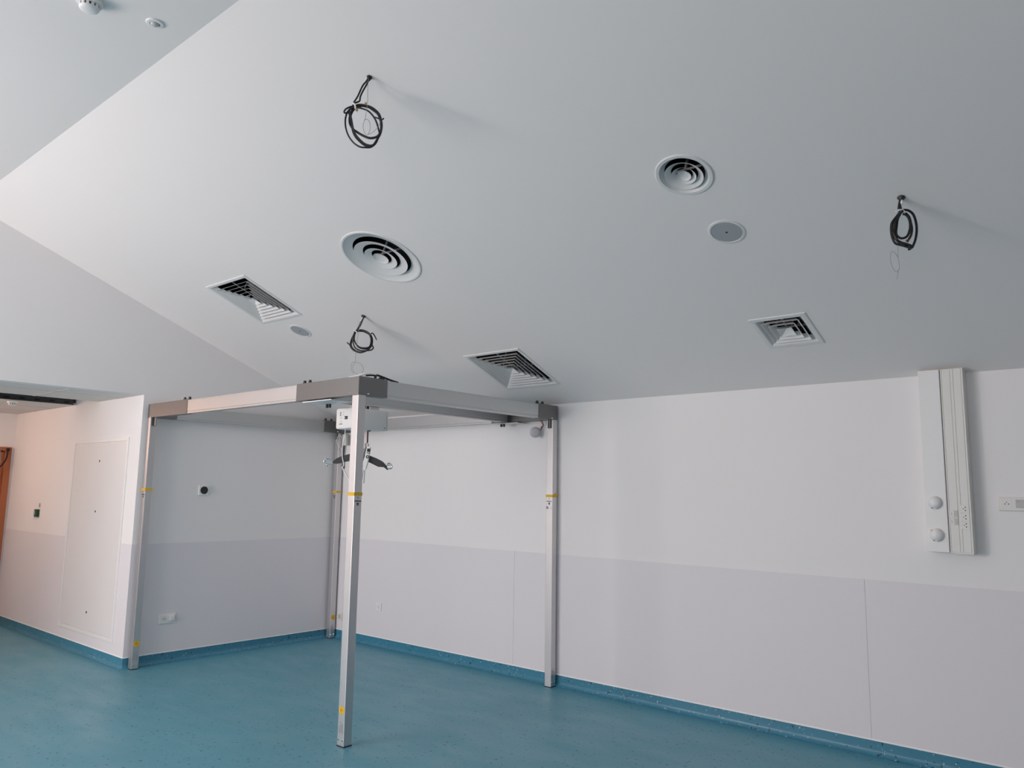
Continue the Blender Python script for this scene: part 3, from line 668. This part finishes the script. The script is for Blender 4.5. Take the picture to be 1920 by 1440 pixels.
# hanging items share a plane square to the room's diagonal
RH = Vector((math.cos(YAW), math.sin(YAW), 0)); NH = Vector((math.sin(YAW), -math.cos(YAW), 0)); ZH = Vector((0, 0, 1))
def L3(O, pts, w=0): return [Vector(O)+RH*u+ZH*v+NH*(w if not callable(w) else w(i/max(1, len(pts)-1))) for i, (u, v) in enumerate(pts)]
def planeM(O): 
    M = Matrix((RH, ZH, NH)).transposed().to_4x4(); M.translation = Vector(O); return M
SO = (2.6, -1.70, 1.95)
sp = SPREAD
t_ = thing('spreader_bar', 'charcoal curved spreader bar with steel hooks hanging under the hoist motor', 'spreader bar', (2.6, -1.70, 1.80))
out = sp['up']+sp['lo']
b = MB(); b.prism(out, 2, -.014, .014, planeM(SO), bev=.003); b.obj('bar', CHAR, t_, smooth=40)
b = MB(); b.tube(L3(SO, sp['hl1'], .012), .0055); b.tube(L3(SO, sp['hl2'], -.012), .0055); b.sphere(L3(SO, sp['ball'])[0], .009); b.obj('hook', STEEL, t_, smooth=True)
b = MB(); b.tube(L3(SO, sp['hr1'], .0), .0055); b.tube(L3(SO, [(.16, -.15), (.185, -.142), (.2, -.15)], -.012), .0035); b.obj('hook', STEEL, t_, smooth=True)
b = MB(); b.box((-.028, -.075, -.02), (.012, -.02, .02), bev=.006, M=planeM(SO)); b.box((-.004, -.03, -.006), (.026, .020, .006), bev=.002, M=planeM(SO)); b.obj('swivel', GREYM, t_)
b = MB(); b.box((.0075, .012, -.011), (.0185, MZ0-SO[2], -.008), M=planeM(SO)); b.obj('lifting_strap', RED, t_)
b = MB().tube(L3(SO, sp['strap'], .022), .006); b.obj('strap_tail', GREYM, t_, smooth=True)
t_ = thing('hand_control', 'white hand control with black buttons hanging beside the spreader bar', 'hand control', (2.62, -1.70, 1.77))
b = MB(); b.prism(sp['hand'], 2, .026, .050, planeM(SO), bev=.004); b.obj('body', WHITE, t_, smooth=40)
MB().prism(sp['disp'], 2, .0495, .052, planeM(SO), bev=.0008).obj('button_pad', BLACK, t_)
MB().prism(sp['oval'], 2, .0495, .052, planeM(SO)).obj('button', BLACK, t_)
u, v = sp['ring'][0]
b = MB().lathe([(.012, 0), (.012, .003), (.006, .003), (.006, 0)], 28, planeM(Vector(SO)+RH*u+ZH*v+NH*.0495)); b.obj('stop_button', BLACK, t_)
MB().tube(L3(SO, sp['hk'], .036), .004).obj('hanging_hook', WHITE, t_, smooth=True)
MB().tube(L3(SO, sp['cord1'], lambda f: .036-.02*f), .0055).obj('coiled_cord', WHITE, t_, smooth=True)
cu = L3(SO, [(-.1671, -.1649)]+sp['cord2'][:5]+[(-.1583, .0601), (-.1552, .106), (-.1577, .1315)], lambda f: .016+.0*f)
# the straight run joins the underside of the motor
cu[-1] = Vector((MX0+.085, MY0+.03, MZ0)); 
MB().tube(cu, .0042).obj('cord', WHITE, t_, smooth=True)
MB().tube(L3(SO, sp['ant'], .034), .0032).obj('cord_end', GREYM, t_, smooth=True)

# charger box and its lead beside the rear left post
t_ = thing('hoist_charger', 'white charger box with a lead below the rear corner bracket', 'charger', (.12, -.03, 2.1))
MB().box((.099, -.050, 2.110), (.168, 0, 2.238), bev=.005).obj('casing', WHITE2, t_)
MB().box((.174, -.012, 2.112), (.192, 0, 2.225), bev=.001).obj('label_strip', GREYM, t_)
MB().tube([(.115, -.055, 2.20), (.100, -.085, 2.225), (.085, -.100, 2.20), (.080, -.102, 2.15), (.098, -.085, 2.10), (.106, -.05, 2.06)], .004).obj('white_lead', WHITE, t_, smooth=True)
MB().tube([(.118, -.025, 2.112), (.112, -.022, 2.05), (.108, -.018, 1.96), (.107, -.012, 1.85)], .006).obj('black_lead', BLACK, t_, smooth=True)

# round detector dangling at the rear right bracket
t_ = thing('loose_detector', 'round pale detector head dangling by red and black wires near right post', 'detector', (2.93, -.07, 2.10))
O = Vector((2.945, -.075, 2.151)); M = planeM(O)
b = MB().lathe([(0, .011), (.030, .010), (.044, .006), (.049, 0), (.049, -.010), (.046, -.014), (0, -.014)], 40, M); b.obj('body', mat('detector_white', (.60, .57, .61), .4), t_, smooth=35)
b = MB()
for k in range(10):
    a = 2*math.pi*k/10; b.box((.010, -.0012, .0095), (.038, .0012, .0118), M=M @ Matrix.Rotation(a, 4, 'Z'))
b.obj('rib', mat('detector_rib', (.78, .76, .78), .4), t_)
MB().tube([O+RH*.046+ZH*.016, O+RH*.055+ZH*.045, O+RH*.066+ZH*.070, Vector((3.02, -.10, H-.0))], .0028).obj('red_wire', REDW, t_, smooth=True)
MB().tube([O+RH*.045+ZH*.020-NH*.004, O+RH*.060+ZH*.042-NH*.004, O+RH*.074+ZH*.065-NH*.004, Vector((3.03, -.09, H-.0))], .0032).obj('black_wire', BLACK, t_, smooth=True)

# ------------------------------------------------------------------ ceiling diffusers
R45 = Matrix.Rotation(math.pi/4, 4, 'Z'); Q2 = math.sqrt(2)
def sq(prof, b=None, close=False): 
    b = b or MB(); return b.lathe([(r*Q2, z) for r, z in prof], 4, R45, close)
def square_diffuser(h, rings, centre, pitch, inner, label, loc):
    t_ = thing('square_diffuser', label, 'air diffuser', loc, group='square ceiling diffusers', rot=SLROT)
    sq([(h, 0), (h, -.004), (h-.004, -.007), (inner+.006, -.007), (inner, -.004), (inner-pitch*.8, .030), (inner-pitch*.8-.0015, .030), (inner-.0015, 0)], close=True).obj('frame', DIFF, t_, local=True)
    for r in rings: sq([(r, -.008), (r-pitch*.82, .026), (r-pitch*.82-.0016, .026), (r-.0026, -.008)], close=True).obj('louvre', DIFF, t_, local=True)
    sq([(centre, -.008), (0, centre*.62), (0, centre*.62+.002), (centre, -.005)]).obj('centre_cone', DIFF, t_, local=True)
    sq([(h-.027, -.001), (h-.027, .22), (0, .22)]).obj('plenum', DARK, t_, local=True)
    b = MB(); b.box((-h+.03, -.006, .030), (h-.03, .006, .034)); b.box((-.006, -h+.03, .030), (.006, h-.03, .034)); 
    for k in (-1, 1): b.cyl((k*h*.4, 0, .03), (k*h*.4, 0, .12), .006, 8); b.cyl((0, k*h*.4, .03), (0, k*h*.4, .12), .006, 8)
    b.obj('support_bar', GREYM, t_, local=True)
    return t_
RG = [.235, .197, .159, .121, .083]
square_diffuser(.303, RG, .045, .038, .272, 'square white ceiling diffuser beside the small round speaker, furthest left', (1.438, -2.027, zc(-2.027)))
square_diffuser(.303, RG, .045, .038, .272, 'large square white ceiling diffuser directly above the hoist frame beam', (3.110, -.594, zc(-.594)))
square_diffuser(.181, [.121, .086], .049, .036, .146, 'smaller square white ceiling diffuser on the right, near the trunking', (5.471, -.661, zc(-.661)))
def round_diffuser(R, inner, outer_cone, rings, centre, label, loc):
    t_ = thing('round_diffuser', label, 'air diffuser', loc, group='round ceiling diffusers', rot=SLROT)
    ri, rise = outer_cone
    MB().lathe([(R, 0), (R, -.004), (R-.004, -.007), (inner+.004, -.006), (inner, -.002), (ri, rise), (ri-.0016, rise+.0005), (inner-.002, .003)], 72, close=True).obj('frame', DIFF, t_, smooth=40, local=True)
    for r, r1, h in rings:
        MB().lathe([(r, -.008), (r1, h), (r1-.0016, h+.0005), (r-.003, -.0065)], 64, close=True).obj('ring', DIFF, t_, smooth=40, local=True)
    MB().lathe([(centre, -.008), (centre*.4, centre*.25), (0, centre*.30), (0, centre*.30+.002), (centre, -.005)], 40).obj('centre_cone', DIFF, t_, smooth=50, local=True)
    MB().lathe([(inner-.003, .004), (inner-.003, .2), (0, .2)], 48).obj('plenum', DARK, t_, local=True)
    b = MB(); b.box((-inner+.006, -.006, .034), (inner-.006, .006, .038)); b.cyl((0, 0, centre*.3), (0, 0, .15), .008, 10); b.obj('support_bar', GREYM, t_, local=True)
round_diffuser(.293, .273, (.215, .019), [(.196, .138, .012), (.119, .074, .011)], .057, 'large round white ceiling diffuser with concentric rings', (3.187, -2.097, zc(-2.097)))
round_diffuser(.147, .123, (.104, .018), [(.098, .070, .013), (.062, .043, .010)], .036, 'smaller round white ceiling diffuser between hanging cable coils', (5.524, -2.077, zc(-2.077)))

# recessed round speakers
def speaker(label, loc):
    t_ = thing('ceiling_speaker', label, 'speaker', loc, group='round ceiling speakers', rot=SLROT)
    MB().lathe([(.101, 0), (.101, -.003), (.097, -.005), (.086, -.005), (.084, -.001), (.084, 0)], 56).obj('rim', DIFF, t_, smooth=40, local=True)
    MB().lathe([(.0825, 0), (.0825, -.003), (0, -.0036)], 56).obj('grille', GREYP, t_, local=True)
    MB().cyl((0, 0, -.003), (0, 0, -.0055), .006, 14).obj('badge', CHAR, t_, local=True)
    return t_
s1 = speaker('round grey ceiling speaker with white rim, right of the smaller round diffuser', (5.534, -1.626, zc(-1.626)))
s2 = relabel(dup(s1, (1.441, -1.560, zc(-1.560))), 'round grey ceiling speaker with white rim, below the leftmost square diffuser')

# smoke detectors and presence sensor
def smoke(name, loc, label, sc=1.0):
    t_ = thing(name, label, 'smoke detector', loc, group='smoke detectors')
    MB().lathe([(.052*sc, 0), (.052*sc, -.012*sc), (.049*sc, -.018*sc), (.044*sc, -.020*sc), (.030*sc, -.020*sc), (.030*sc, 0)], 48).obj('base', WHITE, t_, smooth=35, local=True)
    b = MB().lathe([(.034*sc, -.019*sc), (.034*sc, -.034*sc), (0, -.034*sc)], 32); b.obj('chamber', CHAR, t_, local=True)
    b = MB()
    for k in range(12):
        a = 2*math.pi*k/12; b.box((.033*sc, -.0055*sc, -.036*sc), (.040*sc, .0055*sc, -.019*sc), M=Matrix.Rotation(a, 4, 'Z'))
    b.obj('vane', WHITE, t_, local=True)
    MB().lathe([(.041*sc, -.034*sc), (.039*sc, -.039*sc), (.030*sc, -.045*sc), (.014*sc, -.048*sc), (0, -.0485*sc)], 48).obj('cap', WHITE, t_, smooth=35, local=True)
    return t_
smoke('smoke_detector', (3.582, -4.221, ZR), 'white smoke detector under the flat top of the ceiling', 1.08)
smoke('smoke_detector', (-1.80, -2.80, ZL), 'small white detector on the corridor ceiling beside the missing tile', .95)
t_ = thing('presence_sensor', 'small flat white sensor on the high flat ceiling near smoke detector', 'sensor', (3.648, -3.944, ZR))
MB().lathe([(.041, 0), (.041, -.004), (.038, -.007), (.024, -.008), (.022, -.004), (.022, 0)], 40).obj('rim', WHITE, t_, smooth=40, local=True)
MB().lathe([(.021, -.003), (.019, -.012), (.010, -.018), (0, -.019)], 32).obj('lens', CLEAR, t_, smooth=50, local=True)
MB().box((-.011, .004, -.0165), (.011, .009, -.0105), bev=.001).obj('aperture', GREYM, t_, local=True)

# galvanised tray visible through the missing ceiling tile
t_ = thing('cable_tray', 'dark metal channel in the gap of the missing corridor ceiling tile', 'cable tray', (-1.57, -2.95, ZL))
b = MB(); b.box((HX0+.004, HY0+.02, ZL-.002), (HX0+.012, -2.29, ZL+.055)); b.box((HX0+.004, HY0+.02, ZL-.002), (HX0+.045, -2.29, ZL+.004)); b.box((HX0+.004, HY0+.02, ZL+.05), (HX0+.045, -2.29, ZL+.055))
b.obj('channel', TRAY, t_)
b = MB()
for k in range(9): b.box((HX0+.0115, -3.5+k*.14, ZL+.018), (HX0+.0135, -3.45+k*.14, ZL+.032))
b.obj('slot', BLACK, t_)

# ------------------------------------------------------------------ cable coils left for pendant lamps
def coil(data, loc, label, r, rw, wseed, again={}):
    t_ = thing('cable_coil', label, 'coiled cable', loc, group='hanging cable coils')
    rr = random.Random(wseed)
    b = MB()
    for k, v in data.items():
        if k in ('wire', 'wire2', 'tie', 'clips'): continue
        if k in 'ab': v = v+[data['c'][0]]
        ph = rr.random()*6.3; am = .006+.004*rr.random(); off = rr.uniform(-.006, .006)
        b.tube(L3(loc, v, lambda f: off+am*math.sin(ph+f*6.3)), r if len(v) > 4 else r*.8 if k in 'gh' else r, seg=8)
        if k in again: b.tube(L3(loc, [(u_+again[k][0], v_+again[k][1]) for u_, v_ in v], lambda f: off+.006+am*math.sin(ph+1+f*6.3)), r, seg=8)
    b.obj('cable', BLACK, t_, smooth=True)
    b = MB(); b.tube(L3(loc, data['wire'], .016), rw, seg=6); b.tube(L3(loc, data['wire2'], .016), rw*.9, seg=6); b.obj('steel_wire', GREYM, t_, smooth=True)
    for w in (.011, -.009): MB().tube(L3(loc, data['tie'], w), .0045, seg=8).obj('cable_tie', WHITE, t_, smooth=True)
    for p in L3(loc, data['clips'], .008):
        b = MB(); b.box(p-Vector((.007, .003, .003)), p+Vector((.007, .003, .003)), bev=.001); b.box(p-Vector((.002, .003, .007)), p+Vector((.002, .003, .007)), bev=.001); b.obj('brass_clip', BRASS, t_)
    return t_
def gland(t_, loc, s=1.0, hood=True):
    b = MB(); b.lathe([(.012*s, .002), (.014*s, -.004), (.010*s, -.010), (.006*s, -.016), (0, -.016)], 20, slope_mat(loc[0], loc[1])); 
    b.obj('ceiling_gland', CHAR, t_, smooth=40)
h1 = (4.3982, -3.1985, 3.6571); h2 = (2.3545, -1.5773, 3.0193); h3 = (6.4051, -1.6027, 3.0293)
t_ = coil(COIL1, h1, 'black cable coil hanging highest from the slope, looped wide and oval', .0044, .0012, 1, {'c': (.004, -.006), 'e': (.005, .004)}); gland(t_, h1)
MB().tube(L3(h1, [(-.008, .008), (-.004, .010), (.008, .004), (.009, -.010), (-.004, -.026)], .004), .0035).obj('ceiling_hook', CHAR, t_, smooth=True)
t_ = coil(COIL2, h2, 'black cable coil hanging just above the front corner of the hoist frame', .0062, .0014, 2, {'d': (-.004, -.004), 'c': (-.004, .006)}); gland(t_, h2, 1.5)
MB().tube(L3(h2, [(0, .004), (-.006, -.02), (-.018, -.045)], .002), .008).obj('white_sleeve', WHITE, t_, smooth=True)
t_ = coil(COIL3, h3, 'black cable coil hanging from the ceiling above the wall trunking', .0056, .0011, 3, {'f': (.008, .004), 'h': (-.006, -.004)}); gland(t_, h3, 1.3)
MB().tube(L3(h3, [(.002, -.004), (-.001, -.018), (.001, -.032)], .002), .006).obj('white_sleeve', WHITE, t_, smooth=True)

# ------------------------------------------------------------------ warm lamp of the corridor
t_ = thing('ceiling_lamp', 'round white ceiling lamp in the corridor, warm light', 'lamp', (-2.5, -3.95, ZL))
MB().lathe([(.15, 0), (.15, -.03), (.14, -.05), (0, -.055)], 40).obj('diffuser', WHITE, t_, smooth=40, local=True)
L = bpy.data.lights.new('corridor_lamp', 'POINT'); L.shadow_soft_size = .10; L.energy = 33; L.color = (1, .62, .45)
o = bpy.data.objects.new('corridor_lamp', L); COL.objects.link(o); o.parent = t_; o.location = (0, 0, -.19)
